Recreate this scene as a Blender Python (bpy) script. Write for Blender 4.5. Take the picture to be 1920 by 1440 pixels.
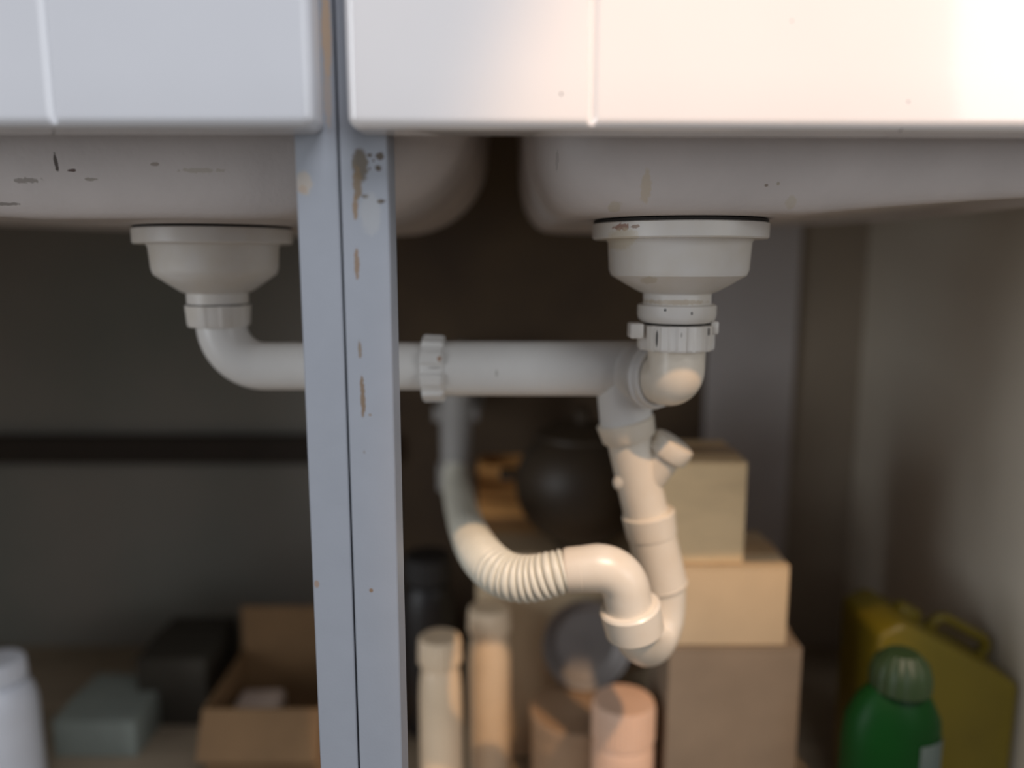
import bpy, bmesh, math, random
from mathutils import Vector, Matrix, noise

for o in list(bpy.data.objects):
    bpy.data.objects.remove(o)
S = bpy.context.scene
COL = S.collection
PI = math.pi

# ------------------------------------------------------------------ camera
H = 0.67                       # lens height above the kitchen floor
TH = math.radians(9.0)         # looking slightly down
F = 1480.0                     # focal length in pixels of the 1920 frame
cam = bpy.data.cameras.new('camera')
cam.sensor_width = 36.0
cam.lens = F / 1920 * 36
cam.clip_start = 0.02
cam.dof.use_dof = True
cam.dof.focus_distance = 0.450
cam.dof.aperture_fstop = 1.9
camo = bpy.data.objects.new('camera', cam)
camo.location = (0, 0, H)
camo.rotation_euler = (PI / 2 - TH, 0, 0)
COL.objects.link(camo)
S.camera = camo

# ------------------------------------------------------------------ light
S.view_settings.view_transform = 'Standard'
S.view_settings.look = 'None'
S.view_settings.gamma = 1
S.view_settings.use_curve_mapping = False
S.view_settings.exposure = 0.12

W = bpy.data.worlds.new('room_light')
S.world = W
W.use_nodes = True
bgn = W.node_tree.nodes['Background']
bgn.inputs[0].default_value = (0.80, 0.83, 0.95, 1)
bgn.inputs[1].default_value = 0.17


def light(name, kind, loc, target, power, color, **kw):
    L = bpy.data.lights.new(name, kind)
    L.energy = power
    L.color = color
    for k, v in kw.items():
        setattr(L, k, v)
    o = bpy.data.objects.new(name, L)
    o.location = loc
    d = Vector(target) - Vector(loc)
    o.rotation_euler = d.to_track_quat('-Z', 'Y').to_euler()
    COL.objects.link(o)
    return o


# kitchen window behind and to the right of the photographer
light('window_daylight', 'AREA', (2.20, -1.55, H + 0.62), (0.1, 0.5, H + 0.1), 17, (0.93, 0.97, 1.0),
      shape='RECTANGLE', size=1.45, size_y=1.4)
# added fill light from the left, brightens the inside of the right cabinet
light('left_fill', 'AREA', (-2.45, -1.25, H + 0.25), (0.2, 0.6, H - 0.05), 24, (0.90, 0.95, 1.0),
      shape='RECTANGLE', size=0.85, size_y=1.7)
# added broad fill from above, lifts fascias and uprights more than the inside
light('overhead_fill', 'AREA', (0.45, -0.75, 2.36), (0.45, -0.70, 0.0), 33, (0.92, 0.94, 1.0), shape='SQUARE', size=1.1)
# warm ceiling spot lamp
light('ceiling_spot', 'SPOT', (0.55, -0.9, H + 1.62), (0.13, 0.56, H - 0.22), 128, (1.0, 0.62, 0.33),
      spot_size=math.radians(12.5), spot_blend=0.45, shadow_soft_size=0.018)


# ------------------------------------------------------------------ pixel helpers
def at(px, py, Y):
    """point of the place seen at pixel (px, py) and lying Y metres in front of the lens"""
    u = (px - 960) / F
    v = -(py - 720) / F
    d = Vector((u, math.cos(TH) + v * math.sin(TH), v * math.cos(TH) - math.sin(TH)))
    p = d * (Y / d.y)
    p.z += H
    return p


def pr(px, py, Y):
    v = -(py - 720) / F
    return px * (Y / (math.cos(TH) + v * math.sin(TH))) / F


def zof(py, Y):
    return at(960, py, Y).z


# ------------------------------------------------------------------ materials
def new_mat(name):
    m = bpy.data.materials.new(name)
    m.use_nodes = True
    nt = m.node_tree
    return m, nt, nt.nodes, nt.links, nt.nodes['Principled BSDF']


def mnode(nt, op, a, b=None, c=None):
    n = nt.nodes.new('ShaderNodeMath')
    n.operation = op
    for i, x in enumerate((a, b, c)):
        if x is None:
            continue
        if isinstance(x, (int, float)):
            n.inputs[i].default_value = x
        else:
            nt.links.new(x, n.inputs[i])
    return n.outputs[0]


def mix(nt, fac, a, b):
    n = nt.nodes.new('ShaderNodeMix')
    n.data_type = 'RGBA'
    for sock, x in ((n.inputs[0], fac), (n.inputs[6], a), (n.inputs[7], b)):
        if isinstance(x, tuple):
            sock.default_value = x if len(x) == 4 else (*x, 1)
        elif isinstance(x, (int, float)):
            sock.default_value = x
        else:
            nt.links.new(x, sock)
    return n.outputs[2]


def plain(name, col, rough=0.5, var=0.08, scale=25, col2=None, bump=0.0, bscale=200, coat=0.0, metal=0.0, stains=(), spec=0.5,
          stretch=(1, 1, 1)):
    """principled surface with soft mottling, optional relief and stains of given place and shape
    stains: (x, z, rx, rz, colour, strength, raggedness) in world metres"""
    m, nt, N, L, B = new_mat(name)
    geo = N.new('ShaderNodeNewGeometry')
    nz = N.new('ShaderNodeTexNoise')
    nz.inputs['Scale'].default_value = scale
    nz.inputs['Detail'].default_value = 5
    mp = N.new('ShaderNodeMapping')
    mp.inputs['Scale'].default_value = stretch
    L.new(geo.outputs['Position'], mp.inputs[0])
    L.new(mp.outputs[0], nz.inputs['Vector'])
    if col2 is None:
        col2 = tuple(max(0, c * (1 - var * 2)) for c in col)
    ramp = N.new('ShaderNodeMapRange')
    ramp.inputs[1].default_value = 0.35
    ramp.inputs[2].default_value = 0.7
    L.new(nz.outputs[0], ramp.inputs[0])
    c = mix(nt, ramp.outputs[0], col, col2)
    if stains:
        sep = N.new('ShaderNodeSeparateXYZ')
        L.new(geo.outputs['Position'], sep.inputs[0])
        rag = N.new('ShaderNodeTexNoise')
        rag.inputs['Scale'].default_value = 380
        rag.inputs['Detail'].default_value = 4
        L.new(geo.outputs['Position'], rag.inputs['Vector'])
        for (x, z, rx, rz, sc, st, rg) in stains:
            dx = mnode(nt, 'MULTIPLY', mnode(nt, 'SUBTRACT', sep.outputs[0], x), 1 / rx)
            dz = mnode(nt, 'MULTIPLY', mnode(nt, 'SUBTRACT', sep.outputs[2], z), 1 / rz)
            d2 = mnode(nt, 'SQRT', mnode(nt, 'ADD', mnode(nt, 'MULTIPLY', dx, dx), mnode(nt, 'MULTIPLY', dz, dz)))
            dd = mnode(nt, 'ADD', d2, mnode(nt, 'MULTIPLY', mnode(nt, 'SUBTRACT', rag.outputs[0], 0.5), rg))
            mr = N.new('ShaderNodeMapRange')
            mr.interpolation_type = 'SMOOTHSTEP'
            mr.inputs[1].default_value = 1.15
            mr.inputs[2].default_value = 0.75
            mr.inputs[3].default_value = 0
            mr.inputs[4].default_value = st
            L.new(dd, mr.inputs[0])
            c = mix(nt, mr.outputs[0], c, sc)
    L.new(c, B.inputs['Base Color'])
    B.inputs['Roughness'].default_value = rough
    B.inputs['Coat Weight'].default_value = coat
    B.inputs['Coat Roughness'].default_value = 0.04
    B.inputs['Metallic'].default_value = metal
    B.inputs['Specular IOR Level'].default_value = spec
    if bump:
        bn = N.new('ShaderNodeTexNoise')
        bn.inputs['Scale'].default_value = bscale
        bn.inputs['Detail'].default_value = 3
        L.new(geo.outputs['Position'], bn.inputs['Vector'])
        b = N.new('ShaderNodeBump')
        b.inputs['Strength'].default_value = bump
        b.inputs['Distance'].default_value = 0.002
        L.new(bn.outputs[0], b.inputs['Height'])
        L.new(b.outputs[0], B.inputs['Normal'])
    return m


def stain_px(px, py, Y, rx, rz, col, st=0.9, rg=1.0):
    p = at(px, py, Y)
    return (p.x, p.z, pr(rx, py, Y), pr(rz, py, Y), col, st, rg)


BROWN = (0.085, 0.06, 0.035)
RUST = (0.20, 0.10, 0.045)
GREYB = (0.15, 0.125, 0.095)
YF, YS, YB = 0.377, 0.400, 0.425     # front of the fascias, front of the uprights, back of the uprights

M = {}
M['front_shaded'] = plain('white_gloss_fascia_cool_shade', (0.72, 0.725, 0.755), 0.22, 0.015, 12, coat=0.35)  # same white panel, cool dimmer light put into the base colour
M['front_lit'] = plain('white_gloss_fascia_warm_lit_speckled', (0.90, 0.86, 0.845), 0.16, 0.012, 12, coat=0.9, stains=[  # same white panel, warm brighter light in the base colour; specks are marks
    stain_px(1053, 174, YF, 2.2, 2.6, (0.02, 0.02, 0.02), 1, 0.2),
    stain_px(1493, 32, YF, 1.8, 2.0, (0.1, 0.08, 0.08), 0.8, 0.2),
    stain_px(1718, 185, YF, 2.5, 3, (0.25, 0.2, 0.25), 0.7, 0.2),
    stain_px(1710, 239, YF, 2.2, 4, (0.2, 0.15, 0.15), 0.8, 0.2)])
up_stains_r = [
    stain_px(675, 310, YS, 16, 31, GREYB, 0.95, 0.9),
    stain_px(670, 345, YS, 9, 34, (0.22, 0.16, 0.10), 0.9, 1.4),
    stain_px(666, 390, YS, 5, 20, (0.26, 0.17, 0.09), 0.85, 1.5),
    stain_px(693, 291, YS, 5, 4, BROWN, 0.95, 1.0),
    stain_px(712, 293, YS, 8, 7, BROWN, 0.9, 1.6),
    stain_px(700, 301, YS, 2.5, 2.5, BROWN, 1, 0.6),
    stain_px(709, 316, YS, 6, 6, BROWN, 0.9, 1.9),
    stain_px(693, 316, YS, 2, 3, BROWN, 0.9, 0.6),
    stain_px(685, 368, YS, 7, 3.5, BROWN, 0.9, 1.9),
    stain_px(713, 378, YS, 8, 4, BROWN, 0.9, 1.9),
    stain_px(669, 494, YS, 5, 26, (0.25, 0.16, 0.09), 0.85, 2.0),
    stain_px(675, 657, YS, 3.5, 17, (0.22, 0.16, 0.10), 0.8, 1.9),
    stain_px(680, 745, YS, 5, 38, (0.21, 0.14, 0.08), 0.9, 1.6),
    stain_px(694, 778, YS, 3, 2.5, (0.25, 0.18, 0.1), 0.8, 0.8),
    stain_px(683, 848, YS, 2, 4, (0.22, 0.2, 0.17), 0.6, 0.8),
    stain_px(696, 1107, YS, 4, 4.5, (0.25, 0.15, 0.08), 0.9, 0.6),
    stain_px(695, 400, YS, 20, 40, (0.48, 0.48, 0.46), 0.35, 0.9),
]
up_stains_l = [
    stain_px(570, 343, YS, 16, 22, (0.46, 0.40, 0.33), 0.75, 0.8),
    stain_px(568, 355, YS, 9, 8, (0.40, 0.30, 0.22), 0.6, 1.6),
    stain_px(594, 1095, YS, 5, 8, (0.34, 0.24, 0.18), 0.85, 0.6),
    stain_px(612, 60, YS, 9, 90, (0.55, 0.36, 0.20), 0.75, 0.9),
    stain_px(614, 170, YS, 8, 70, (0.48, 0.37, 0.28), 0.6, 0.9),
]
PAINT = (0.345, 0.365, 0.405)
M['upright_l'] = plain('grey_blue_paint_left', PAINT, 0.5, 0.02, 60, bump=0.05, bscale=700, stains=up_stains_l)
M['upright_r'] = plain('grey_blue_paint_chipped', PAINT, 0.5, 0.02, 60, bump=0.05, bscale=700, stains=up_stains_r)
M['bowl'] = plain('sink_underside_enamel', (0.62, 0.565, 0.54), 0.5, 0.06, 18, bump=0.1, bscale=260, stains=[
    stain_px(1205, 355, 0.45, 10, 28, (0.55, 0.44, 0.28), 0.5, 1.2),
    stain_px(1425, 351, 0.45, 4, 3, (0.2, 0.15, 0.1), 0.8, 1.0),
    stain_px(1446, 348, 0.45, 3, 3, (0.3, 0.25, 0.15), 0.6, 1.0),
    stain_px(1152, 388, 0.45, 12, 10, (0.48, 0.42, 0.30), 0.5, 1.0),
    stain_px(1475, 381, 0.45, 10, 12, (0.50, 0.44, 0.32), 0.45, 1.0),
    stain_px(1045, 300, 0.45, 3, 18, (0.36, 0.33, 0.32), 0.5, 1.4),
    stain_px(130, 308, 0.45, 4, 16, (0.06, 0.04, 0.03), 0.95, 1.5),
    stain_px(158, 324, 0.45, 9, 2.6, (0.07, 0.03, 0.02), 0.95, 1.2),
    stain_px(70, 342, 0.45, 24, 5, (0.22, 0.19, 0.16), 0.7, 2.4),
    stain_px(190, 340, 0.45, 14, 3, (0.2, 0.17, 0.12), 0.6, 1.8),
    stain_px(390, 324, 0.45, 38, 4, (0.42, 0.37, 0.30), 0.6, 2.2),
    stain_px(310, 313, 0.45, 8, 3.5, (0.2, 0.15, 0.1), 0.6, 1.6),
    stain_px(20, 384, 0.45, 28, 3, (0.14, 0.12, 0.1), 0.7, 1.5)])
M['deck'] = plain('sink_deck_enamel', (0.70, 0.68, 0.66), 0.4, 0.03, 20)
PL = (0.74, 0.715, 0.675)
M['plastic'] = plain('white_waste_plastic', PL, 0.34, 0.035, 45, col2=(0.70, 0.66, 0.59))
M['plastic_strainer'] = plain('white_waste_plastic_stained', (0.70, 0.665, 0.625), 0.42, 0.04, 45, col2=(0.66, 0.61, 0.54), stains=[
    stain_px(1168, 425, 0.47, 13, 7, (0.28, 0.12, 0.07), 0.8, 1.8),
    stain_px(1190, 425, 0.47, 9, 4, (0.25, 0.14, 0.08), 0.8, 1.8),
    stain_px(1170, 448, 0.47, 26, 20, (0.60, 0.52, 0.38), 0.6, 0.9),
    stain_px(1222, 526, 0.47, 14, 8, (0.50, 0.42, 0.30), 0.5, 1.2),
    stain_px(1268, 567, 0.49, 62, 5, (0.42, 0.31, 0.18), 0.55, 1.2),
    stain_px(1246, 581, 0.49, 2.5, 2.5, (0.03, 0.03, 0.03), 1, 0.4),
    stain_px(1294, 587, 0.49, 2, 3.5, (0.06, 0.05, 0.05), 0.9, 0.6),
    stain_px(1233, 635, 0.49, 1.8, 17, (0.03, 0.025, 0.02), 0.95, 0.9),
    stain_px(1331, 623, 0.49, 2.6, 8, (0.05, 0.04, 0.04), 0.95, 1.0),
    stain_px(1275, 627, 0.49, 1.8, 5, (0.3, 0.28, 0.25), 0.7, 0.8)])
M['plastic_pipe'] = plain('white_pipe_plastic', (0.74, 0.72, 0.69), 0.32, 0.03, 30, stains=[
    stain_px(824, 672, 0.535, 4, 5, (0.35, 0.17, 0.08), 0.9, 1.0),
    stain_px(931, 700, 0.535, 2.2, 7, (0.42, 0.40, 0.36), 0.8, 0.9),
    stain_px(816, 689, 0.535, 14, 1.6, (0.25, 0.22, 0.2), 0.7, 0.8)])
M['plastic_trap'] = plain('ivory_trap_plastic', (0.76, 0.69, 0.585), 0.3, 0.03, 40, col2=(0.72, 0.63, 0.51))
M['hose'] = plain('ivory_hose_plastic', (0.74, 0.71, 0.60), 0.4, 0.04, 60)
M['plastic_grey'] = plain('white_waste_plastic_dusty', (0.50, 0.47, 0.44), 0.5, 0.05, 40)
M['rubber'] = plain('black_rubber', (0.018, 0.014, 0.011), 0.7, 0.1, 200, bump=0.3, bscale=500)
M['wall'] = plain('grey_plaster', (0.50, 0.48, 0.43), 0.85, 0.05, 6, bump=0.2, bscale=60)
M['side_board'] = plain('taupe_melamine', (0.74, 0.67, 0.56), 0.55, 0.05, 5)
M['back_brown'] = plain('dark_brown_hardboard', (0.125, 0.082, 0.045), 0.75, 0.15, 9, col2=(0.085, 0.055, 0.034))
M['back_grey'] = plain('grey_hardboard', (0.27, 0.25, 0.22), 0.75, 0.06, 4, col2=(0.21, 0.215, 0.19))
M['back_taupe'] = plain('brown_grey_hardboard', (0.42, 0.35, 0.27), 0.75, 0.06, 8)
M['base'] = plain('brown_shelf_board', (0.34, 0.27, 0.19), 0.6, 0.12, 14, stretch=(1, 6, 1))
M['gap_strip'] = plain('dark_gap_tone', (0.035, 0.025, 0.018), 0.8, 0.1, 30)
M['post_grey'] = plain('grey_wall_strip', (0.62, 0.575, 0.56), 0.7, 0.04, 10)
M['kitchen_floor'] = plain('kitchen_floor_vinyl', (0.20, 0.165, 0.13), 0.5, 0.1, 8)
M['cardboard'] = plain('tan_cardboard', (0.90, 0.66, 0.38), 0.8, 0.06, 20, stretch=(1, 1, 4))
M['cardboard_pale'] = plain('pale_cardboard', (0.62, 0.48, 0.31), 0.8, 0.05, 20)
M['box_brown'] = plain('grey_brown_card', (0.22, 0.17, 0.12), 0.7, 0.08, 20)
M['tape'] = plain('brown_packing_tape', (0.50, 0.33, 0.17), 0.35, 0.05, 30)
M['brown_carton'] = plain('brown_carton', (0.22, 0.125, 0.055), 0.8, 0.12, 15)
M['orange_wood'] = plain('orange_brown_wood', (0.85, 0.42, 0.13), 0.6, 0.12, 20, stretch=(1, 1, 8))
M['pot_dark'] = plain('dark_brown_glaze', (0.05, 0.034, 0.02), 0.5, 0.1, 30)
M['beige'] = plain('beige_plastic', (0.86, 0.68, 0.48), 0.4, 0.04, 30)
M['cap_brown'] = plain('brown_cap_plastic', (0.36, 0.24, 0.15), 0.45, 0.05, 40)
M['black_plastic'] = plain('black_plastic', (0.02, 0.018, 0.018), 0.45, 0.1, 50)
M['steel'] = plain('dull_grey_metal', (0.30, 0.28, 0.27), 0.5, 0.08, 30, metal=0.3)
M['pink'] = plain('pinkish_plastic', (0.75, 0.50, 0.36), 0.45, 0.05, 30)
M['green'] = plain('dark_green_plastic', (0.003, 0.04, 0.006), 0.4, 0.1, 20, spec=0.15)
M['green_cap'] = plain('blackish_green_cap', (0.02, 0.045, 0.012), 0.5, 0.1, 20)
M['label_grey'] = plain('grey_blue_label', (0.20, 0.26, 0.24), 0.5, 0.1, 30)
M['yellow'] = plain('yellow_plastic', (0.20, 0.15, 0.008), 0.45, 0.1, 12)
M['white_bottle'] = plain('white_bottle_plastic', (0.80, 0.83, 0.90), 0.4, 0.03, 20)
M['green_grey'] = plain('green_grey_card', (0.25, 0.28, 0.25), 0.7, 0.06, 20)
M['paper'] = plain('pinkish_paper', (0.62, 0.50, 0.42), 0.8, 0.05, 30)
M['dark_gap_block'] = plain('black_brown_gap_tone', (0.05, 0.042, 0.03), 0.7, 0.1, 20)
M['stack'] = plain('grey_pvc', (0.40, 0.385, 0.37), 0.5, 0.05, 20)
M['grime'] = plain('gap_grime', (0.01, 0.01, 0.012), 0.9, 0.1, 20)


# ------------------------------------------------------------------ mesh helpers
def thing(name, label, cat, base, group=None):
    o = bpy.data.objects.new(name, None)
    o.empty_display_size = 0.02
    o.location = base
    COL.objects.link(o)
    o['label'] = label
    o['category'] = cat
    if group:
        o['group'] = group
    return o


def root_loc(p):
    while p.parent:
        p = p.parent
    return p.location.copy()


def obj(name, bm, mat, parent=None, label=None, angle=35, base=None):
    me = bpy.data.meshes.new(name)
    if parent is not None:
        off = root_loc(parent)
    elif base is not None:
        off = Vector(base)
    else:
        off = Vector((0, 0, 0))
    bmesh.ops.recalc_face_normals(bm, faces=bm.faces)
    bmesh.ops.translate(bm, verts=bm.verts, vec=-off)
    bm.to_mesh(me)
    bm.free()
    me.shade_smooth()
    me.set_sharp_from_angle(angle=math.radians(angle))
    me.materials.append(M[mat])
    o = bpy.data.objects.new(name, me)
    COL.objects.link(o)
    if parent is not None:
        o.parent = parent
    else:
        o.location = off
    if label:
        o['label'] = label
    return o


def tag(o, label, cat, group=None):
    o['label'] = label
    o['category'] = cat
    if group:
        o['group'] = group
    return o


def box(bm, x0, x1, y0, y1, z0, z1, bev=0.0, seg=2, mat=None):
    r = bmesh.ops.create_cube(bm, size=1)
    vs = r['verts']
    for v in vs:
        v.co = Vector(((x0 + x1) / 2 + v.co.x * (x1 - x0), (y0 + y1) / 2 + v.co.y * (y1 - y0), (z0 + z1) / 2 + v.co.z * (z1 - z0)))
    if bev:
        es = list({e for v in vs for e in v.link_edges})
        g = bmesh.ops.bevel(bm, geom=es, offset=bev, segments=seg, affect='EDGES', profile=0.5)
        vs = list({v for f in g['faces'] for v in f.verts} | {v for v in vs if v.is_valid})
    if mat is not None:
        bmesh.ops.transform(bm, matrix=mat, verts=[v for v in vs if v.is_valid])
    return bm


def frame(d):
    d = d.normalized()
    a = Vector((0, 0, 1)) if abs(d.z) < 0.9 else Vector((1, 0, 0))
    x = a.cross(d).normalized()
    return x, d.cross(x).normalized()


def lathe(bm, origin, axis, prof, n=48, rfun=None, cap0=True, cap1=True):
    """prof: list of (distance along axis, radius)"""
    axis = Vector(axis).normalized()
    X, Y = frame(axis)
    rings = []
    for i, (t, r) in enumerate(prof):
        ring = []
        for k in range(n):
            a = 2 * PI * k / n
            rr = r * (rfun(a, i) if rfun else 1)
            ring.append(bm.verts.new(Vector(origin) + axis * t + X * (rr * math.cos(a)) + Y * (rr * math.sin(a))))
        rings.append(ring)
    for a, b in zip(rings, rings[1:]):
        for k in range(n):
            bm.faces.new((a[k], a[(k + 1) % n], b[(k + 1) % n], b[k]))
    if cap0:
        bm.faces.new(rings[0][::-1])
    if cap1:
        bm.faces.new(rings[-1])
    return bm


def catmull(pts, per=10):
    P = [Vector(p) for p in pts]
    P = [P[0] * 2 - P[1]] + P + [P[-1] * 2 - P[-2]]
    out = []
    for i in range(1, len(P) - 2):
        p0, p1, p2, p3 = P[i - 1:i + 3]
        for k in range(per):
            t = k / per
            out.append(0.5 * ((2 * p1) + (p2 - p0) * t + (2 * p0 - 5 * p1 + 4 * p2 - p3) * t * t + (3 * p1 - p0 - 3 * p2 + p3) * t ** 3))
    out.append(P[-2].copy())
    return out


def tube(bm, pts, rad, n=32, cap=True):
    """sweep a circle along pts (already smooth); rad number or list"""
    m = len(pts)
    R = rad if isinstance(rad, (list, tuple)) else [rad] * m
    T = []
    for i in range(m):
        a = pts[max(0, i - 1)]
        b = pts[min(m - 1, i + 1)]
        T.append((b - a).normalized())
    X, Y = frame(T[0])
    rings = []
    for i in range(m):
        if i:
            X = (X - T[i] * X.dot(T[i])).normalized()
        Y = T[i].cross(X)
        rings.append([bm.verts.new(pts[i] + (X * math.cos(2 * PI * k / n) + Y * math.sin(2 * PI * k / n)) * R[i]) for k in range(n)])
    for a, b in zip(rings, rings[1:]):
        for k in range(n):
            bm.faces.new((a[k], a[(k + 1) % n], b[(k + 1) % n], b[k]))
    if cap:
        bm.faces.new(rings[0][::-1])
        bm.faces.new(rings[-1])
    return bm


def fillet_path(pts, radii, per=10):
    """polyline with rounded corners"""
    P = [Vector(p) for p in pts]
    out = [P[0]]
    for i in range(1, len(P) - 1):
        a, b, c = P[i - 1], P[i], P[i + 1]
        d1 = (a - b).normalized()
        d2 = (c - b).normalized()
        ang = d1.angle(d2)
        r = radii[i - 1]
        t = min(r / math.tan(ang / 2), (a - b).length * 0.98, (c - b).length * 0.98)
        r = t * math.tan(ang / 2)
        bis = (d1 + d2).normalized()
        cen = b + bis * (r / math.sin(ang / 2))
        s = b + d1 * t
        e = b + d2 * t
        v1 = s - cen
        v2 = e - cen
        tot = v1.angle(v2)
        ax = v1.cross(v2).normalized()
        for k in range(per + 1):
            out.append(cen + Matrix.Rotation(tot * k / per, 3, ax) @ v1)
    out.append(P[-1])
    res = [out[0]]
    for p in out[1:]:
        if (p - res[-1]).length > 1e-5:
            res.append(p)
    return res


def lerp(a, b, t):
    return a + (b - a) * t


# ------------------------------------------------------------------ the setting
XL, XR = -0.80, 0.470            # outer sides of the two sink cabinets
YBACK = 1.055
ZF = H - 0.546                   # top of the cabinet base boards
XSEAM = at(648, 700, YS).x
ZTOP = H + 0.205

bm = bmesh.new(); box(bm, -2.2, 2.2, 1.09, 1.19, 0, 2.4)
o = obj('wall_back', bm, 'wall'); o['kind'] = 'structure'
bm = bmesh.new(); box(bm, -2.2, 2.2, -2.2, 1.19, -0.06, 0)
o = obj('floor', bm, 'kitchen_floor'); o['kind'] = 'structure'


# ------------------------------------------------------------------ cabinets
def fascia(bm, x0, x1, z0, z1, y0, y1, grooves, rc=0.006, re=0.0055):
    """moulded panel with rolled edges, rounded corners and vertical V grooves"""
    def spread(a, b, extra):
        vs = set()
        for k in range(9):
            t = re * (1 - math.cos(k / 8 * PI / 2))
            vs.add(round(a + t, 6)); vs.add(round(b - t, 6))
        n = max(2, int((b - a) / 0.02))
        for k in range(1, n):
            vs.add(round(lerp(a + re, b - re, k / n), 6))
        for g in extra:
            for k in range(-8, 9):
                vs.add(round(g + k * 0.0005, 6))
        return sorted(vs)
    xs = spread(x0, x1, grooves)
    zs = spread(z0, z1, [])
    cx, cz, hx, hz = (x0 + x1) / 2, (z0 + z1) / 2, (x1 - x0) / 2, (z1 - z0) / 2
    front, back = [], []
    for z in zs:
        fr, br = [], []
        for x in xs:
            px, pz = x, z
            qx, qz = abs(px - cx) - (hx - rc), abs(pz - cz) - (hz - rc)
            sx, sz = (1 if px > cx else -1), (1 if pz > cz else -1)
            if qx > 0 and qz > 0:
                l = math.hypot(qx, qz)
                m = max(qx, qz)
                f = m / l if l > 0 else 1
                px = cx + sx * ((hx - rc) + qx * f)
                pz = cz + sz * ((hz - rc) + qz * f)
                d = rc - m
            else:
                d = rc - max(qx, qz)
            yy = y0
            if d < re:
                yy = y0 + re - math.sqrt(max(0, re * re - (re - d) ** 2))
            for g in grooves:
                w = max(0.0, 1 - abs(x - g) / 0.0026)
                fade = min(1, max(0, (z - z0 - 0.0015) / 0.003))
                yy += 0.0021 * w * fade * (1 if d >= re * 0.3 else 0)
            fr.append(bm.verts.new((px, yy, pz)))
            br.append(bm.verts.new((px, y1, pz)))
        front.append(fr); back.append(br)
    nz, nx = len(zs), len(xs)
    for j in range(nz - 1):
        for i in range(nx - 1):
            bm.faces.new((front[j][i], front[j][i + 1], front[j + 1][i + 1], front[j + 1][i]))
            bm.faces.new((back[j][i], back[j + 1][i], back[j + 1][i + 1], back[j][i + 1]))
    for i in range(nx - 1):
        bm.faces.new((front[0][i], back[0][i], back[0][i + 1], front[0][i + 1]))
        bm.faces.new((front[-1][i], front[-1][i + 1], back[-1][i + 1], back[-1][i]))
    for j in range(nz - 1):
        bm.faces.new((front[j][0], front[j + 1][0], back[j + 1][0], back[j][0]))
        bm.faces.new((front[j][-1], back[j][-1], back[j + 1][-1], front[j + 1][-1]))
    return bm


def yaw(bm, cx, cy, ang):
    bmesh.ops.rotate(bm, verts=bm.verts, cent=(cx, cy, 0), matrix=Matrix.Rotation(ang, 3, 'Z'))


xl0 = at(553 + 17, 700, YS).x      # left face of the left upright at mid height
xr1 = at(736, 700, YS).x           # right face of the right upright
GAP = 0.0006
zfr = zof(238.5, YF)                 # lower edge of the fascias

cab_l = thing('sink_cabinet', 'sink cabinet left of the seam, white gloss fascia toned for cool shade and grey upright', 'cabinet', (-0.45, 0.7, 0.0))
bm = bmesh.new(); box(bm, xl0, XSEAM - GAP, YS, YB, 0.0, ZTOP, 0.0006, 1)
obj('upright', bm, 'upright_l', cab_l, 'grey painted upright with a tan ring mark near the top')
bm = bmesh.new(); x1 = at(604, 150, YS).x
fascia(bm, -0.735, x1, zfr, ZTOP + 0.01, YF, YS - 0.0004, [at(88, 110, YF).x])
fr = obj('fascia', bm, 'front_shaded', cab_l, 'white glossy front panel toned for cool shade with a groove', 28)
bm = bmesh.new(); box(bm, XL, XSEAM - 0.004, YS + 0.002, YBACK, ZF - 0.018, ZF)
obj('base_board', bm, 'base', cab_l)
bm = bmesh.new(); XBK = at(735, 500, YBACK).x
box(bm, XL, XBK - 0.001, YBACK, YBACK + 0.006, 0.0, ZTOP)
obj('back_board', bm, 'back_grey', cab_l)
bm = bmesh.new(); box(bm, XL - 0.018, XL, YS, YBACK + 0.006, 0.0, ZTOP)
obj('side_board', bm, 'side_board', cab_l)
bm = bmesh.new()
z0, z1 = zof(868, 1.04), zof(818, 1.04)
box(bm, XL, XBK - 0.002, YBACK - 0.022, YBACK, z0, z1, 0.002, 1)  # dark strip added to stand for the shade of a gap
yy = bm
obj('gap_strip', yy, 'gap_strip', cab_l, 'dark horizontal strip in place of a shaded gap across the back')

cab_r = thing('sink_cabinet', 'sink cabinet right of the seam, white gloss fascia toned for warm light and chipped grey upright', 'cabinet', (0.15, 0.7, 0.0))
bm = bmesh.new(); box(bm, XSEAM + GAP, xr1, YS, YB, 0.0, ZTOP, 0.0006, 1)
obj('upright', bm, 'upright_r', cab_r, 'grey painted upright with brown chips and drips')
bm = bmesh.new(); x0 = at(645, 150, YF).x
fascia(bm, x0, XR + 0.018, zfr - 0.0003, ZTOP + 0.01, YF, YS - 0.0004, [at(1111, 110, YF).x])
yaw(bm, x0, YS, math.radians(1.6))
fr = obj('fascia', bm, 'front_lit', cab_r, 'white glossy front panel toned for warm light with a groove', 28)
bm = bmesh.new(); box(bm, XSEAM + 0.004, XR, YS + 0.002, YBACK, ZF - 0.018, ZF)
obj('base_board', bm, 'base', cab_r)
xg = at(1322, 700, YBACK).x
bm = bmesh.new(); box(bm, XBK + 0.001, xg, YBACK, YBACK + 0.006, 0.0, ZTOP)
obj('back_board', bm, 'back_brown', cab_r, 'dark brown hardboard back')
bm = bmesh.new(); xg2 = at(1484, 700, YBACK).x
box(bm, xg, xg2, YBACK - 0.012, YBACK + 0.006, 0.0, ZTOP, 0.001, 1)
obj('back_strip', bm, 'post_grey', cab_r, 'grey upright strip at the back')
bm = bmesh.new(); box(bm, xg2, XR, YBACK, YBACK + 0.006, 0.0, ZTOP)
obj('back_board', bm, 'back_taupe', cab_r)
bm = bmesh.new(); box(bm, XR, XR + 0.018, YS, YBACK + 0.006, 0.0, ZTOP)
obj('side_board', bm, 'side_board', cab_r)


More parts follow.
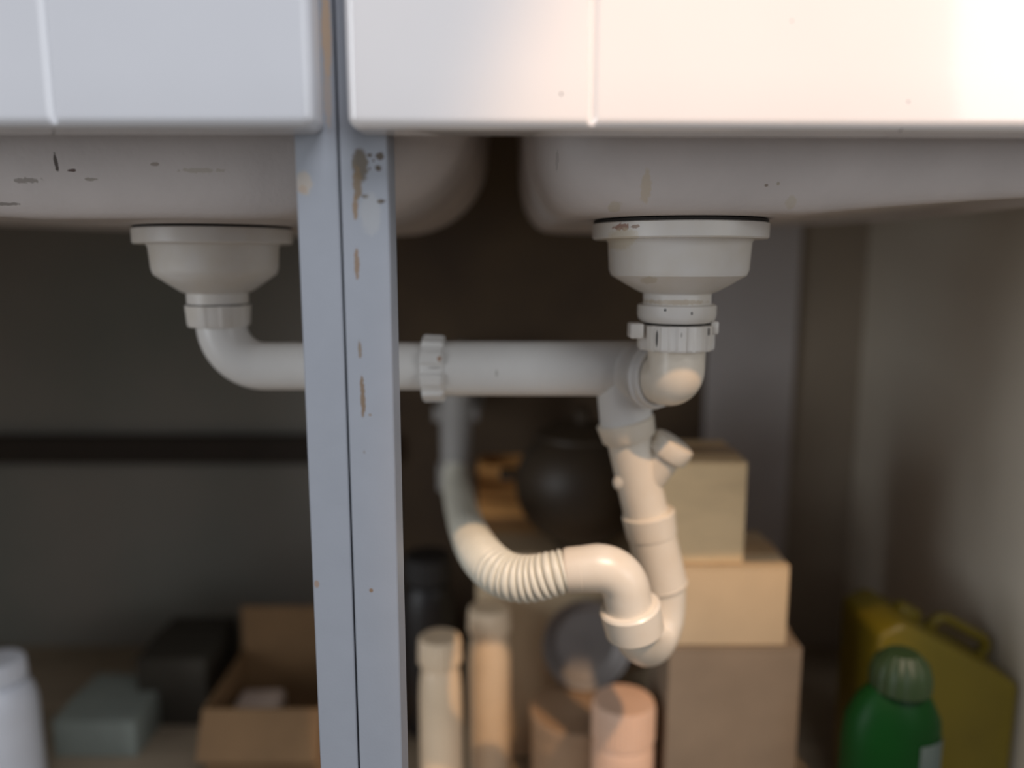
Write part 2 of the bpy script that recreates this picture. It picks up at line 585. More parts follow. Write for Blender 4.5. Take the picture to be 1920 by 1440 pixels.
# ------------------------------------------------------------------ sink with two bowls
sink = thing('kitchen_sink', 'double kitchen sink of off-white enamel seen from below', 'sink', (-0.1, 0.7, H + 0.02))


def bowl(x0, x1, y0, y1, zb, hl, hr, slope_x, name, label, vert=0.052):
    """outer shell of a bowl: hl, hr = how far the left and right walls draw in towards the bottom"""
    bm = bmesh.new()
    prof = []
    zt = ZTOP - 0.004
    prof.append((0.0, zt))
    prof.append((0.10, zb + vert))
    for k in range(1, 11):
        a = k / 10 * PI / 2
        prof.append((0.10 + 0.90 * (1 - math.cos(a)), zb + vert * (1 - math.sin(a))))
    rings = []
    def ring(s, z, shrink=0.0):
        ax0 = x0 + hl * s + shrink
        ax1 = x1 - hr * s - shrink
        ay0 = y0 + 0.022 * s + shrink
        ay1 = y1 - 0.03 * s - shrink
        rc = max(0.006, 0.055 - shrink * 0.5)
        out = []
        for cx, cy, a0 in ((ax1 - rc, ay1 - rc, 0), (ax0 + rc, ay1 - rc, 90), (ax0 + rc, ay0 + rc, 180), (ax1 - rc, ay0 + rc, 270)):
            for k in range(13):
                a = math.radians(a0 + k * 7.5)
                x = cx + rc * math.cos(a)
                y = cy + rc * math.sin(a)
                out.append((x, y))
        full = []
        for i, p in enumerate(out):
            q = out[(i + 1) % len(out)]
            full.append(p)
            if i % 13 == 12:
                for k in range(1, 24):
                    full.append((lerp(p[0], q[0], k / 24), lerp(p[1], q[1], k / 24)))
        return [(x, y, z + slope_x(x) * s * s) for x, y in full]
    L = [ring(s, z) for s, z in prof]
    for sh in (0.01, 0.03, 0.05, 0.07, 0.09, 0.11, 0.13, 0.15, 0.168):
        L.append(ring(1.0, zb, sh))
    V = [[bm.verts.new(p) for p in r] for r in L]
    n = len(V[0])
    for a, b in zip(V, V[1:]):
        for k in range(n):
            bm.faces.new((a[k], a[(k + 1) % n], b[(k + 1) % n], b[k]))
    bm.faces.new(V[-1])
    return obj(name, bm, 'bowl', sink, label, 60)


ZB = H + 0.0245
ZBL = H + 0.0220
XS1 = at(1272, 480, 0.51).x        # right strainer
XS2 = at(404, 480, 0.555).x        # left strainer
bowl(0.004, 0.40, 0.4305, 0.83, ZB, 0.030, 0.035, lambda x: 0.10 * max(0, x - XS1 - 0.06), 'bowl', 'right hand bowl')
bowl(-0.62, -0.014, 0.4305, 0.83, ZBL, 0.035, 0.085, lambda x: 0.055 * max(0, XS2 - 0.06 - x), 'bowl', 'left hand bowl', 0.075)
bm = bmesh.new()
box(bm, XL - 0.018, XR + 0.018, YS + 0.001, YBACK + 0.03, ZTOP + 0.0005, ZTOP + 0.012, 0.002, 1)
obj('deck', bm, 'deck', sink)


# ------------------------------------------------------------------ strainer wastes
def lug_fun(n, depth, frac, phase=0.0):
    def f(a, i):
        t = ((a + phase) / (2 * PI) * n) % 1
        e = 0.10
        if t < frac:
            s = min(1, min(t, frac - t) / e)
        else:
            s = 0
        return 1 + depth * s
    return f


def strainer(root, X, Y, pts, mat, k=1.0, zg=None):
    """pts maps a key to (pixel row top, bottom); radii in pixels at this distance"""
    def zz(py): return zof(py, Y)
    def rr(px, py=550): return pr(px * k, py, Y)
    P = pts
    def seg(name, rows, m, label=None, n=64, rf=None, ang=35):
        bm = bmesh.new()
        z0 = zz(rows[0][0])
        lathe(bm, (X, Y, z0), (0, 0, -1), [(z0 - zz(y), rr(r)) for y, r in rows], n=n, rfun=rf)
        return obj(name, bm, m, root, label, ang)
    zg = (ZB if zg is None else zg) - 0.0002
    bm = bmesh.new()
    ztop = zg
    zfl = zz(P['flange'][0])
    lathe(bm, (X, Y, ztop), (0, 0, -1), [(0, rr(155)), (0.0005, rr(158)), (ztop - zfl - 0.0001, rr(158)), (ztop - zfl, rr(155))], n=64)
    obj('gasket', bm, 'rubber', root, 'black rubber gasket')
    a, b = P['flange']
    seg('flange', [(a, 157), (a + 2, 160), (b - 3, 160), (b, 157), (b + 0.5, 134)], mat)
    a, c, d = b + 0.5, P['cone'][0], P['cone'][1]
    seg('body', [(a, 135), (a + 6, 131), (c - 10, 128), (c, 124), (lerp(c, d, 0.5), 98), (d - 2, 73), (d, 68)], mat, n=96)
    return seg, zz, rr


st_r = thing('basket_strainer_waste', 'white basket strainer waste with ribbed nut under the right bowl', 'sink drain',
             (XS1, 0.51, zof(765, 0.51)))
seg, zz, rr = strainer(st_r, XS1, 0.51, {'flange': (419, 449), 'cone': (516, 548)}, 'plastic_strainer')
seg('neck', [(547, 66), (551, 63), (569, 63), (571, 66)], 'plastic_strainer')
seg('retaining_ring', [(570, 69), (572, 73), (590, 73), (597, 71), (603, 65), (604, 56)], 'plastic_strainer', 'smooth white retaining ring')
seg('seal', [(603, 54), (603.5, 58), (608, 58), (609, 54)], 'rubber', 'black seal showing between ring and nut')
nut = seg('coupling_nut', [(607, 55), (607.5, 66), (609, 68), (650, 68), (654, 66), (655, 54)], 'plastic_strainer',
          'ribbed white coupling nut', n=240, rf=lug_fun(14, 0.055, 0.62, 0.1), ang=25)
for (px0, px1, y0, y1, dy) in ((1180, 1206, 606, 634, -0.010), (1330, 1346, 602, 626, -0.008)):
    bm = bmesh.new()
    p0, p1 = at(px0, y1, 0.50), at(px1, y0, 0.50)
    box(bm, p0.x, p1.x, 0.496, 0.511, p0.z, p1.z, 0.0012, 2)
    obj('tab', bm, 'plastic_strainer', nut)
# outlet elbow dropping from the nut and turning back into the tee
rE = pr(53, 700, 0.51)
ze = zof(711, 0.51)
XE = at(1267, 700, 0.51).x
dirb = Vector((-0.50, 0.87, 0)).normalized()
cor = Vector((XE, 0.51, ze))
path = fillet_path([Vector((XE, 0.51, zz(650))), cor, cor + dirb * 0.034], [0.007], 14)
bm = bmesh.new(); tube(bm, path, rE, 40)
obj('outlet_elbow', bm, 'plastic_trap', st_r, 'smooth white elbow', 60)

st_l = thing('basket_strainer_waste', 'shaded basket strainer waste with long elbow under the left bowl', 'sink drain',
             (XS2, 0.555, zof(728, 0.555)))
seg, zz, rr = strainer(st_l, XS2, 0.555, {'flange': (429, 458), 'cone': (514, 548)}, 'plastic_strainer', 0.875, ZBL)
XP2 = at(404, 590, 0.555).x
seg('neck', [(546, 68), (549, 63), (569, 63), (570, 64)], 'plastic_strainer')
seg('seal', [(569, 62), (569.3, 65), (571.5, 65), (572, 62)], 'rubber')
seg('coupling_nut', [(571, 64), (572, 66), (606, 63), (611, 61), (612, 53)], 'plastic_strainer', None, n=160, rf=lug_fun(8, 0.03, 0.55))
YP = 0.555
rP = pr(45, 690, YP)
zP = zof(687, YP)
cor = Vector((at(404, 600, YP).x + 0.004, YP, zP))
xjoin = at(815, 690, YP).x
path = fillet_path([Vector((cor.x, YP, zof(606, YP))), cor, Vector((xjoin, YP, zP))], [0.034], 16)
bm = bmesh.new(); tube(bm, path, rP, 40)
obj('outlet_elbow', bm, 'plastic_pipe', st_l, 'long elbow pipe running behind the uprights', 60)

# ------------------------------------------------------------------ connecting tee
tee = thing('connecting_tee', 'thick white horizontal tee pipe between upright and right strainer', 'pipe', (at(1000, 740, YP).x, YP, zof(745, YP)))
rT = pr(51.5, 690, YP)
zT = zof(691, YP)
xa, xb = at(832, 690, YP).x, at(1186, 690, YP).x
dn = (at(1182, 822, YP) - at(1170, 740, YP)).normalized()
top = Vector((at(1168, 690, YP).x, YP, zT))
end = at(1174, 800, YP)
bm = bmesh.new()
pa = Vector((xa, YP, zT)); pb = Vector((at(1215, 690, YP).x, YP, zT))
tube(bm, [lerp(pa, pb, t) for t in (0, 0.01, 0.5, 0.95, 1.0)], [rT * 1.03, rT, rT, rT, rT * 0.9], 48)
tube(bm, [lerp(top, end, t) for t in (0, 0.3, 0.7, 1.0)], [rT, rT, rT * 0.97, rT * 0.95], 48)
obj('pipe', bm, 'plastic_pipe', tee, None, 60)
# ribbed union nut
x0, x1 = at(793, 690, YP).x, at(835, 690, YP).x
bm = bmesh.new()
rN = pr(57, 690, YP)
lathe(bm, (x0, YP, zT), (1, 0, 0), [(0, rN * 0.8), (0.0006, rN * 0.98), (0.0016, rN), (x1 - x0 - 0.002, rN * 0.985), (x1 - x0 - 0.0006, rN * 0.95), (x1 - x0, rN * 0.85)],
      n=240, rfun=lug_fun(9, 0.10, 0.66, 0.35))
obj('union_nut', bm, 'plastic_pipe', tee, 'ribbed white union nut', 25)
# front socket that receives the elbow
sc = Vector((XE, 0.51, ze)) + dirb * 0.014
bm = bmesh.new()
rS = pr(64, 700, 0.535)
lathe(bm, sc, dirb, [(0, rE + 0.0005), (0, rS * 0.90), (0.0010, rS * 0.92), (0.0045, rS * 0.93), (0.0050, rS * 0.97), (0.0058, rS), (0.0090, rS), (0.0100, rS * 0.97), (0.013, rS * 0.92), (0.020, rS * 0.88), (0.040, rT * 0.84)],
      n=56, cap0=False)
obj('socket', bm, 'plastic_pipe', tee, 'ringed side socket facing the strainer elbow', 40)

# ------------------------------------------------------------------ trap
trap = thing('trap', 'ivory plastic waste trap with U bend and capped spigot below the tee', 'pipe trap', at(1220, 1250, 0.54))
YT = 0.555


def collar(name, a, b, ra, rb, lip=0.0012, label=None, parent=trap, mat='plastic_trap'):
    bm = bmesh.new()
    d = (b - a)
    l = d.length
    lathe(bm, a, d, [(0, ra * 0.86), (0.0, ra - lip), (lip, ra), (l - lip, rb), (l, rb - lip), (l, rb * 0.86)], n=56)
    return obj(name, bm, mat, parent, label, 40)


c1a, c1b = at(1171.5, 787, YT), at(1180, 822, YT)
collar('collar', c1a, c1b, pr(54.5, 800, YT), pr(50.5, 820, YT))
p1b = at(1214, 975, YT)
bm = bmesh.new(); tube(bm, [lerp(c1b, p1b, t - 0.05) for t in (0, 0.3, 0.6, 1.0)], pr(42, 880, YT), 40)
inlet = obj('inlet_pipe', bm, 'plastic_trap', trap)
# left boss of the inlet
bm = bmesh.new()
bp = [at(1196, 878, YT), at(1180, 892, YT - 0.003), at(1166, 903, YT - 0.004), at(1156, 909, YT - 0.004), at(1151, 911, YT - 0.004)]
tube(bm, bp, [pr(q, 900, YT) for q in (36, 27, 18, 12, 6)], 28)
obj('boss', bm, 'plastic_trap', inlet, 'short pointed boss', 60)
# capped spigot
a, b = at(1205, 912, YT), at(1253, 846, YT - 0.004)
bm = bmesh.new(); tube(bm, [a, lerp(a, b, 0.5), b], [pr(31, 880, YT), pr(31, 880, YT), pr(33, 850, YT)], 32)
spig = obj('spigot', bm, 'plastic_trap', inlet, 'short side spigot')
d = (b - a).normalized()
bm = bmesh.new()
a2 = b - d * 0.003
rC = pr(41, 840, YT)
lathe(bm, a2, d, [(0, rC * 0.85), (0, rC * 0.97), (0.001, rC), (0.009, rC), (0.0115, rC * 0.95), (0.0125, rC * 0.8), (0.013, 0.0005)], n=48)
obj('cap', bm, 'plastic_trap', spig, 'round blanking cap', 40)
# second collar and straight
c2a, c2b = at(1215, 960, YT), at(1223, 1005, YT)
collar('collar', c2a, c2b, pr(50, 960, YT), pr(47, 1000, YT))
s_end = at(1246, 1100, YT)
bm = bmesh.new(); tube(bm, [c2b - (s_end - c2b) * 0.08, lerp(c2b, s_end, 0.5), s_end], [pr(45, 1010, YT), pr(44, 1050, YT), pr(43.5, 1100, YT)], 40)
obj('straight', bm, 'plastic_trap', trap)
collar('joint_ring', lerp(c2b, s_end, 0.955), lerp(c2b, s_end, 1.0), pr(44.6, 1100, YT), pr(44.0, 1100, YT), 0.0004)
# U bend: right leg at the back, left leg nearer to the lens
YU = 0.505
dn2 = (s_end - c2b).normalized()
ub_top = at(1187, 1190, YU)
rU0, rU1 = pr(40, 1130, YT), pr(42, 1200, YU)
up2 = (at(1178, 1140, YU) - at(1190, 1200, YU)).normalized()
P0 = s_end - dn2 * 0.002
zlow = zof(1250, 0.53) + 0.017
Pm = [P0, at(1245, 1125, 0.555), at(1242, 1160, 0.553), at(1231, 1192, 0.546), at(1217, 1207, 0.533), at(1203, 1203, 0.518), at(1192, 1186, 0.507), at(1184, 1160, 0.503)]
path = catmull(Pm, 8)
bm = bmesh.new(); tube(bm, path, [lerp(rU0, rU1, i / (len(path) - 1)) for i in range(len(path))], 40)
obj('u_bend', bm, 'plastic_trap', trap, 'glossy U bend', 60)
c3a, c3b = at(1191, 1184, YU), at(1180, 1135, 0.502)
collar('collar', c3a, c3b, pr(55, 1180, YU), pr(57, 1140, YU), 0.0015, 'wide lower collar')
# outlet elbow
p0 = lerp(c3a, c3b, 0.8)
cor = at(1164, 1062, 0.500)
p2 = at(1060, 1069, 0.503)
path = fillet_path([p0, cor, p2], [0.019], 14)
n_ = len(path)
bm = bmesh.new(); tube(bm, path, [pr(45, 1100, 0.5) if i < n_ - 1 else pr(41, 1069, 0.5) for i in range(n_)], 40)
obj('outlet_elbow', bm, 'plastic_trap', trap, 'outlet elbow turning left', 60)
ca, cb = at(1092, 1067, 0.502), at(1062, 1069, 0.503)
collar('outlet_collar', ca, cb, pr(43.5, 1069, 0.5), pr(42.5, 1069, 0.5), 0.0008)

# ------------------------------------------------------------------ corrugated hose
YW = 0.93
pts = [p2 + (ca - cb) * 0.1, at(1035, 1076, 0.503), at(1000, 1084, 0.506), at(962, 1083, 0.512), at(928, 1067, 0.525), at(900, 1038, 0.56), at(882, 1005, 0.64),
       at(868, 965, 0.76), at(857, 915, 0.88), at(855, 875, 0.925), at(855, 840, YW)]
cp = catmull(pts, 60)
cum = [0]
for a, b in zip(cp, cp[1:]):
    cum.append(cum[-1] + (b - a).length)
tot = cum[-1]
pitch = 0.0044
ns = int(tot / pitch * 8)
res, rad = [], []
j = 0
rH = pr(45, 1080, 0.51)
for i in range(ns + 1):
    s = tot * i / ns
    while j < len(cum) - 2 and cum[j + 1] < s:
        j += 1
    t = (s - cum[j]) / max(1e-9, cum[j + 1] - cum[j])
    res.append(lerp(cp[j], cp[j + 1], t))
    ph = (s / pitch) % 1
    rad.append(lerp(rH * 0.90, rH, min(1, s / 0.03)) * (0.85 + 0.15 * math.sqrt(max(0, math.sin(PI * ph)))))
bm = bmesh.new(); tube(bm, res, rad, 28)
tag(obj('corrugated_hose', bm, 'hose', None, None, 80, base=at(1000, 1130, 0.515)), 'ivory corrugated waste hose leading left from the trap', 'hose')

# grey waste stack at the back that takes the hose
x = at(855, 800, YW).x
stk = thing('waste_stack', 'grey upright waste pipe rising from the hose behind the horizontal pipe', 'pipe', (x, YW, zof(915, YW)))
bm = bmesh.new()
tube(bm, fillet_path([Vector((x, YW, zof(880, YW))), Vector((x, YW, zof(690, YW))), Vector((x, YBACK - 0.001, zof(690, YW)))], [0.035], 12), 0.019, 32)
obj('pipe', bm, 'stack', stk)
bm = bmesh.new(); lathe(bm, (x, YW, zof(915, YW)), (0, 0, 1), [(0, 0.017), (0, 0.023), (0.03, 0.023), (0.032, 0.019)], n=32)
obj('socket', bm, 'stack', stk)
bm = bmesh.new(); box(bm, x - 0.027, x + 0.027, YW - 0.004, YBACK, zof(790, YW), zof(790, YW) + 0.018, 0.002, 1)
obj('pipe_clip', bm, 'stack', stk)


# ------------------------------------------------------------------ things standing in the cabinets
def rotz(cx, cy, deg):
    return Matrix.Translation((cx, cy, 0)) @ Matrix.Rotation(math.radians(deg), 4, 'Z') @ Matrix.Translation((-cx, -cy, 0))


def carton(name, label, x0, x1, y0, y1, z0, z1, mat, rot=0.0, tape='tape'):
    cx, cy = (x0 + x1) / 2, (y0 + y1) / 2
    t = thing(name, label, 'box', (cx, cy, z0))
    R = rotz(cx, cy, rot)
    bm = bmesh.new(); box(bm, x0, x1, y0, y1, z0, z1 - 0.002, 0.0015, 2, R); obj('body', bm, mat, t)
    for s in (0, 1):
        bm = bmesh.new()
        ya, yb = (y0, cy - 0.0008) if s == 0 else (cy + 0.0008, y1)
        box(bm, x0, x1, ya, yb, z1 - 0.002, z1, 0.0006, 1, R)
        obj('flap', bm, mat, t)
    bm = bmesh.new()
    w = min(0.02, (y1 - y0) * 0.2)
    box(bm, x0 - 0.0006, x1 + 0.0006, cy - w, cy + w, z1, z1 + 0.0005, 0, 1, R)
    obj('tape', bm, tape, t)
    return t


def bottle(name, label, x, y, z0, h, r, mat, capmat, cat='bottle', shoulder=0.72, neck=0.42, caph=0.12, n=40):
    t = thing(name, label, cat, (x, y, z0))
    hb = h * (1 - caph)
    prof = [(0, r * 0.9), (0.002, r * 0.97), (0.006, r), (hb * shoulder, r)]
    for k in range(1, 9):
        a = k / 8 * PI / 2
        prof.append((hb * shoulder + hb * (0.95 - shoulder) * math.sin(a), r * neck + r * (1 - neck) * math.cos(a)))
    prof.append((hb, r * neck))
    bm = bmesh.new(); lathe(bm, (x, y, z0), (0, 0, 1), prof, n); obj('body', bm, mat, t)
    rc = r * neck * 1.25
    bm = bmesh.new()
    lathe(bm, (x, y, z0 + hb - h * 0.02), (0, 0, 1), [(0, rc * 0.9), (0, rc), (h * caph, rc * 0.96), (h * caph + 0.002, rc * 0.88)], 120, lug_fun(24, 0.04, 0.5))
    obj('cap', bm, capmat, t)
    return t


def px_x(px, py, Y): return at(px, py, Y).x


# tall beige carton carrying the basket
Y0 = 0.80
carton('cardboard_box', 'pale tan cardboard box under the basket behind the trap', px_x(893, 1100, Y0), px_x(1300, 1200, Y0), Y0, Y0 + 0.168, ZF,
       zof(1040, Y0), 'cardboard_pale')
# stepped pair on the right of the trap
Y0 = 0.645
zk, zl = zof(1212, Y0), zof(1062, Y0)
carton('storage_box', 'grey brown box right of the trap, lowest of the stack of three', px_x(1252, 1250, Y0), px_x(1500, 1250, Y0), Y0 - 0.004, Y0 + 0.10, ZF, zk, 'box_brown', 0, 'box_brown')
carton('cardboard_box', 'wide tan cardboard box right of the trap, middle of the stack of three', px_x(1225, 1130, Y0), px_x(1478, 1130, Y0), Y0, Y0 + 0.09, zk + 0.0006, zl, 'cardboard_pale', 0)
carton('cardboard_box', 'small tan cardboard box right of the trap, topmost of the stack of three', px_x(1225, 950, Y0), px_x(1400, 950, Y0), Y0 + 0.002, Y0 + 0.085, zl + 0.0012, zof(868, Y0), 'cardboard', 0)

# orange brown crate and a dark round pot in front of it, both on the tan box
zc_ = zof(1040, 0.80) + 0.0012
yc0, yc1 = 0.908, 0.964
cr = thing('wooden_crate', 'orange brown wooden crate behind the dark pot', 'crate', (px_x(1030, 930, yc0), 0.915, zc_))
cx0, cx1, cz1 = px_x(896, 950, yc0), px_x(1185, 950, yc0), zof(872, yc0)
nb = 3
for q in range(nb):
    za = lerp(zc_ + 0.001, cz1, q / nb) + 0.0012
    zb_ = lerp(zc_ + 0.001, cz1, (q + 1) / nb) - 0.0012
    for ya in (yc0, yc1 - 0.008):
        bm = bmesh.new(); box(bm, cx0, cx1, ya, ya + 0.008, za, zb_, 0.0008, 1); obj('plank', bm, 'orange_wood', cr)
for xa_ in (cx0 + 0.0002, cx1 - 0.0102):
    bm = bmesh.new(); box(bm, xa_, xa_ + 0.010, yc0 + 0.0085, yc1 - 0.0085, zc_, cz1, 0.0008, 1); obj('crate_end', bm, 'orange_wood', cr)
bm = bmesh.new(); box(bm, cx0 + 0.0105, cx1 - 0.0105, yc0 + 0.0085, yc1 - 0.0085, zc_ , zc_ + 0.005); obj('crate_bottom', bm, 'orange_wood', cr)
xp, yp = px_x(1092, 900, 0.82), 0.830
pot = thing('cooking_pot', 'dark brown round pot standing on the tan box', 'pot', (xp, yp, zc_))
Rp = 0.072
bm = bmesh.new()
hp_ = 0.158
prof = [(0, Rp * 0.35), (0.002, Rp * 0.42)]
for k in range(1, 12):
    a = -PI / 2 + k / 12 * PI * 0.86
    prof.append((hp_ * 0.42 * (1 + math.sin(a)) + 0.002, max(Rp * 0.42, Rp * math.cos(a * 0.98))))
lathe(bm, (xp, yp, zc_), (0, 0, 1), prof, 48)
obj('body', bm, 'pot_dark', pot)
bm = bmesh.new()
lathe(bm, (xp, yp, zc_ + prof[-1][0] + 0.0002), (0, 0, 1), [(0, prof[-1][1] * 1.08), (0.004, prof[-1][1] * 1.08), (0.012, prof[-1][1] * 0.7), (0.016, 0.008), (0.028, 0.010), (0.032, 0.006), (0.033, 0.001)], 40)
obj('lid', bm, 'pot_dark', pot)
for sg in (-1, 1):
    bm = bmesh.new()
    zz_ = zc_ + hp_ * 0.5
    tube(bm, fillet_path([Vector((xp + sg * Rp * 0.95, yp - 0.014, zz_)), Vector((xp + sg * (Rp + 0.014), yp - 0.014, zz_)), Vector((xp + sg * (Rp + 0.014), yp + 0.014, zz_)), Vector((xp + sg * Rp * 0.95, yp + 0.014, zz_))], [0.006, 0.006], 5), 0.0035, 12)
    obj('handle', bm, 'pot_dark', pot)

# round grey dish leaning on the carton
dl = thing('metal_dish', 'round dull grey dish leaning on the tan box', 'dish', (px_x(1098, 1260, 0.775), 0.775, ZF))
ax = Vector((0.05, -1, 0.22)).normalized()
R_ = pr(84, 1200, 0.77)
cen = at(1098, 1205, 0.785)
lowz = cen.z - R_
bm = bmesh.new()
lathe(bm, cen, ax, [(-0.006, 0.001), (-0.006, R_ * 0.7), (0.004, R_ * 0.93), (0.008, R_), (0.0095, R_), (0.0085, R_ * 0.96), (0.0055, R_ * 0.92), (-0.004, R_ * 0.68), (-0.0045, 0.001)], 56, cap0=False, cap1=False)
obj('dish_body', bm, 'steel', dl)
# dark low tin the dish stands on
t = thing('storage_tin', 'dark brown round tin under the grey dish', 'tin', (px_x(1090, 1300, 0.74), 0.745, ZF))
bm = bmesh.new(); lathe(bm, (px_x(1090, 1300, 0.74), 0.742, ZF), (0, 0, 1), [(0, 0.048), (0.002, 0.05), (lowz - ZF - 0.012, 0.05), (lowz - ZF - 0.011, 0.048)], 48)
obj('body', bm, 'cap_brown', t)
bm = bmesh.new(); lathe(bm, (px_x(1090, 1300, 0.74), 0.742, lowz - 0.0108), (0, 0, 1), [(0, 0.0515), (0.009, 0.0515), (0.0105, 0.0495), (0.0105, 0.001)], 48)
obj('lid', bm, 'cap_brown', t)

# beige bottles, black bottle, pink jar
bottle('plastic_bottle', 'shorter beige bottle right beside the grey uprights', px_x(826, 1300, 0.71), 0.71, ZF, zof(1190, 0.71) - ZF, pr(40, 1300, 0.71), 'beige', 'beige', neck=0.78)
bottle('plastic_bottle', 'taller beige bottle below the corrugated hose', px_x(918, 1300, 0.77), 0.77, ZF, zof(1135, 0.77) - ZF, pr(39, 1300, 0.77), 'beige', 'beige', neck=0.78)
bottle('black_bottle', 'black bottle behind the beige bottles', px_x(803, 1120, 0.86), 0.86, ZF, zof(1035, 0.86) - ZF, pr(50, 1120, 0.86), 'black_plastic', 'black_plastic', neck=0.7)
t = thing('plastic_jar', 'pinkish jar at the bottom below the trap', 'jar', (px_x(1168, 1380, 0.66), 0.66, ZF))
xj = px_x(1168, 1380, 0.66); hj = zof(1312, 0.66) - ZF; rj = pr(58, 1380, 0.66)
bm = bmesh.new(); lathe(bm, (xj, 0.66, ZF), (0, 0, 1), [(0, rj * .92), (0.003, rj), (hj * 0.7, rj), (hj * 0.76, rj * 0.93), (hj * 0.77, rj * 0.9)], 48); obj('body', bm, 'pink', t)
bm = bmesh.new(); lathe(bm, (xj, 0.66, ZF + hj * 0.77), (0, 0, 1), [(0, rj * .95), (0, rj), (hj * 0.2, rj), (hj * 0.23, rj * 0.94), (hj * 0.23, 0.001)], 160, lug_fun(40, 0.02, 0.5)); obj('lid', bm, 'pink', t)

# green bottle and yellow can
YG = 0.60
t = thing('detergent_bottle', 'dark green detergent bottle in front of the yellow can', 'bottle', (px_x(1672, 1400, YG), YG, ZF))
xg0, xg1 = px_x(1580, 1350, YG), px_x(1765, 1350, YG)
zg1 = zof(1262, YG)
bm = bmesh.new()
prof = [(0, 0.94), (0.004, 1.0), ((zg1 - ZF) * 0.72, 1.0), ((zg1 - ZF) * 0.82, 0.95), ((zg1 - ZF) * 0.90, 0.75), ((zg1 - ZF) * 0.95, 0.52)]
hw = (xg1 - xg0) / 2
lathe(bm, (0, 0, 0), (0, 0, 1), [(z, r * hw) for z, r in prof], 56)
for v in bm.verts:
    v.co.y *= 0.62
    v.co += Vector(((xg0 + xg1) / 2, YG, ZF))
obj('body', bm, 'green', t)
bm = bmesh.new(); lathe(bm, ((xg0 + xg1) / 2 + 0.004, YG, ZF + (zg1 - ZF) * 0.945), (0, 0, 1), [(0, 0.023), (0.012, 0.023), (0.022, 0.020), (0.03, 0.012), (0.031, 0.001)], 80, lug_fun(20, 0.04, 0.5))
obj('cap', bm, 'green_cap', t, 'blackish cap')
bm = bmesh.new()
lx, lz = px_x(1742, 1400, YG), zof(1410, YG)
cxg = (xg0 + xg1) / 2
V = []
for j in range(2):
    row = []
    for i in range(11):
        x = lerp(cxg + hw * 0.30, cxg + hw * 0.92, i / 10)
        ct = (x - cxg) / hw
        y = YG - 0.62 * hw * math.sqrt(1 - ct * ct) - 0.0006
        row.append(bm.verts.new((x, y, [zof(1440, YG) - 0.03, zof(1368, YG)][j])))
    V.append(row)
for i in range(10):
    bm.faces.new((V[0][i], V[0][i + 1], V[1][i + 1], V[1][i]))
bmesh.ops.solidify(bm, geom=list(bm.faces), thickness=0.0003)
obj('label_patch', bm, 'label_grey', t, 'grey blue label')

YY = 0.67
t = thing('yellow_can', 'yellow plastic can with a sloping shoulder at the right cabinet side', 'can', (px_x(1790, 1400, YY), YY + 0.04, ZF))
xa_, xb_ = px_x(1648, 1200, YY), XR - 0.004
h0, h1 = zof(1168, YY), zof(1168, YY) - (xb_ - xa_) * 0.46
poly = [(xa_ + 0.002, ZF + 0.0005), (xb_, ZF + 0.0005), (xb_, h1), (xa_ + 0.022, h0), (xa_, h0 - 0.012)]
bm = bmesh.new()
va = [bm.verts.new((x, YY, z)) for x, z in poly]
vb = [bm.verts.new((x, YY + 0.085, z)) for x, z in poly]
bm.faces.new(va); bm.faces.new(vb[::-1])
for k in range(5):
    bm.faces.new((va[k], vb[k], vb[(k + 1) % 5], va[(k + 1) % 5]))
bmesh.ops.bevel(bm, geom=list(bm.edges), offset=0.007, segments=3, affect='EDGES', profile=0.5)
obj('body', bm, 'yellow', t)
nrm = Vector((0.46, 0, 1)).normalized()
def on_top(u): return Vector((lerp(xa_ + 0.022, xb_, u), YY + 0.0425, lerp(h0, h1, u)))
bm = bmesh.new()
lathe(bm, on_top(0.2), nrm, [(-0.002, 0.012), (0.008, 0.012), (0.010, 0.010), (0.010, 0.001)], 64, lug_fun(18, 0.04, 0.5))
obj('cap', bm, 'yellow', t)
bm = bmesh.new()
tube(bm, fillet_path([on_top(0.42) - nrm * 0.004, on_top(0.42) + nrm * 0.016, on_top(0.88) + nrm * 0.016, on_top(0.88) - nrm * 0.004], [0.01, 0.01], 6), 0.005, 14)
obj('handle', bm, 'yellow', t)

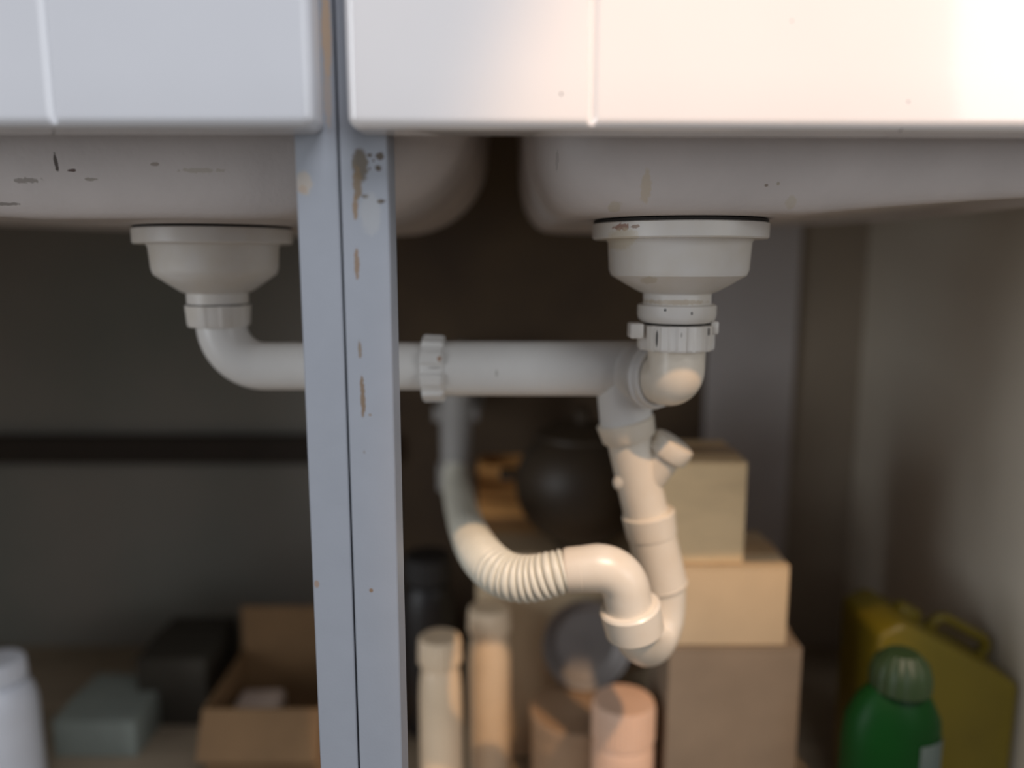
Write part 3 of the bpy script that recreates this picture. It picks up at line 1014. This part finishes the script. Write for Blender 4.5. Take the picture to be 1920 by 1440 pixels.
# left cabinet: white bottle, green grey box, brown carton, dark block in place of a shaded gap
bottle('white_bottle', 'bluish white bottle in the lower left corner', px_x(8, 1380, 0.74), 0.74, ZF, zof(1235, 0.74) - ZF, pr(62, 1380, 0.74), 'white_bottle', 'white_bottle', neck=0.6)
Y0 = 0.80
carton('card_box', 'low grey green card box beside the white bottle', px_x(100, 1400, Y0), px_x(255, 1400, Y0), Y0, Y0 + 0.1, ZF, zof(1352, Y0), 'green_grey', 0, 'green_grey')
Y0 = 0.86
carton('dark_gap_block', 'black brown block filling the shaded gap between the green box and brown carton', px_x(262, 1350, Y0), px_x(392, 1350, Y0), Y0, Y0 + 0.11, ZF, zof(1235, Y0), 'dark_gap_block', 0, 'dark_gap_block')  # block added, its dark colour stands for the shade between the boxes
Y0 = 0.76
cb_ = thing('open_carton', 'brown open carton left of the grey uprights', 'box', (px_x(490, 1400, Y0), Y0 + 0.06, ZF))
x0, x1, z1 = px_x(384, 1400, Y0), px_x(606, 1400, Y0), zof(1330, Y0)
y1 = Y0 + 0.13
for (xa_, xb_, ya_, yb_) in ((x0, x1, Y0, Y0 + 0.003), (x0, x1, y1 - 0.003, y1), (x0, x0 + 0.003, Y0 + 0.0031, y1 - 0.0031), (x1 - 0.003, x1, Y0 + 0.0031, y1 - 0.0031)):
    bm = bmesh.new(); box(bm, xa_, xb_, ya_, yb_, ZF, z1); obj('carton_side', bm, 'brown_carton', cb_)
bm = bmesh.new()
box(bm, x0, x1, y1 - 0.0029, y1, z1 + 0.0002, z1 + 0.055, 0, 1)
obj('flap', bm, 'brown_carton', cb_)
bm = bmesh.new()
box(bm, 0, x1 - x0, -0.003, 0, 0, 0.05, 0, 1, Matrix.Translation((x0, Y0, z1)) @ Matrix.Rotation(math.radians(150), 4, 'X'))
obj('flap', bm, 'brown_carton', cb_)
pp = thing('paper_bundle', 'pinkish paper bundle standing in the brown carton', 'paper', (px_x(450, 1400, 0.8), 0.82, ZF + 0.001))
bm = bmesh.new(); box(bm, x0 + 0.012, x0 + 0.062, Y0 + 0.02, Y0 + 0.09, ZF + 0.001, zof(1345, 0.79), 0.006, 3, rotz(x0 + 0.037, Y0 + 0.055, 3)); obj('roll', bm, 'paper', pp)
bm = bmesh.new(); box(bm, x0 + 0.0105, x0 + 0.0635, Y0 + 0.018, Y0 + 0.092, zof(1400, 0.79), zof(1385, 0.79), 0.002, 2, rotz(x0 + 0.037, Y0 + 0.055, 3)); obj('band', bm, 'cap_brown', pp)
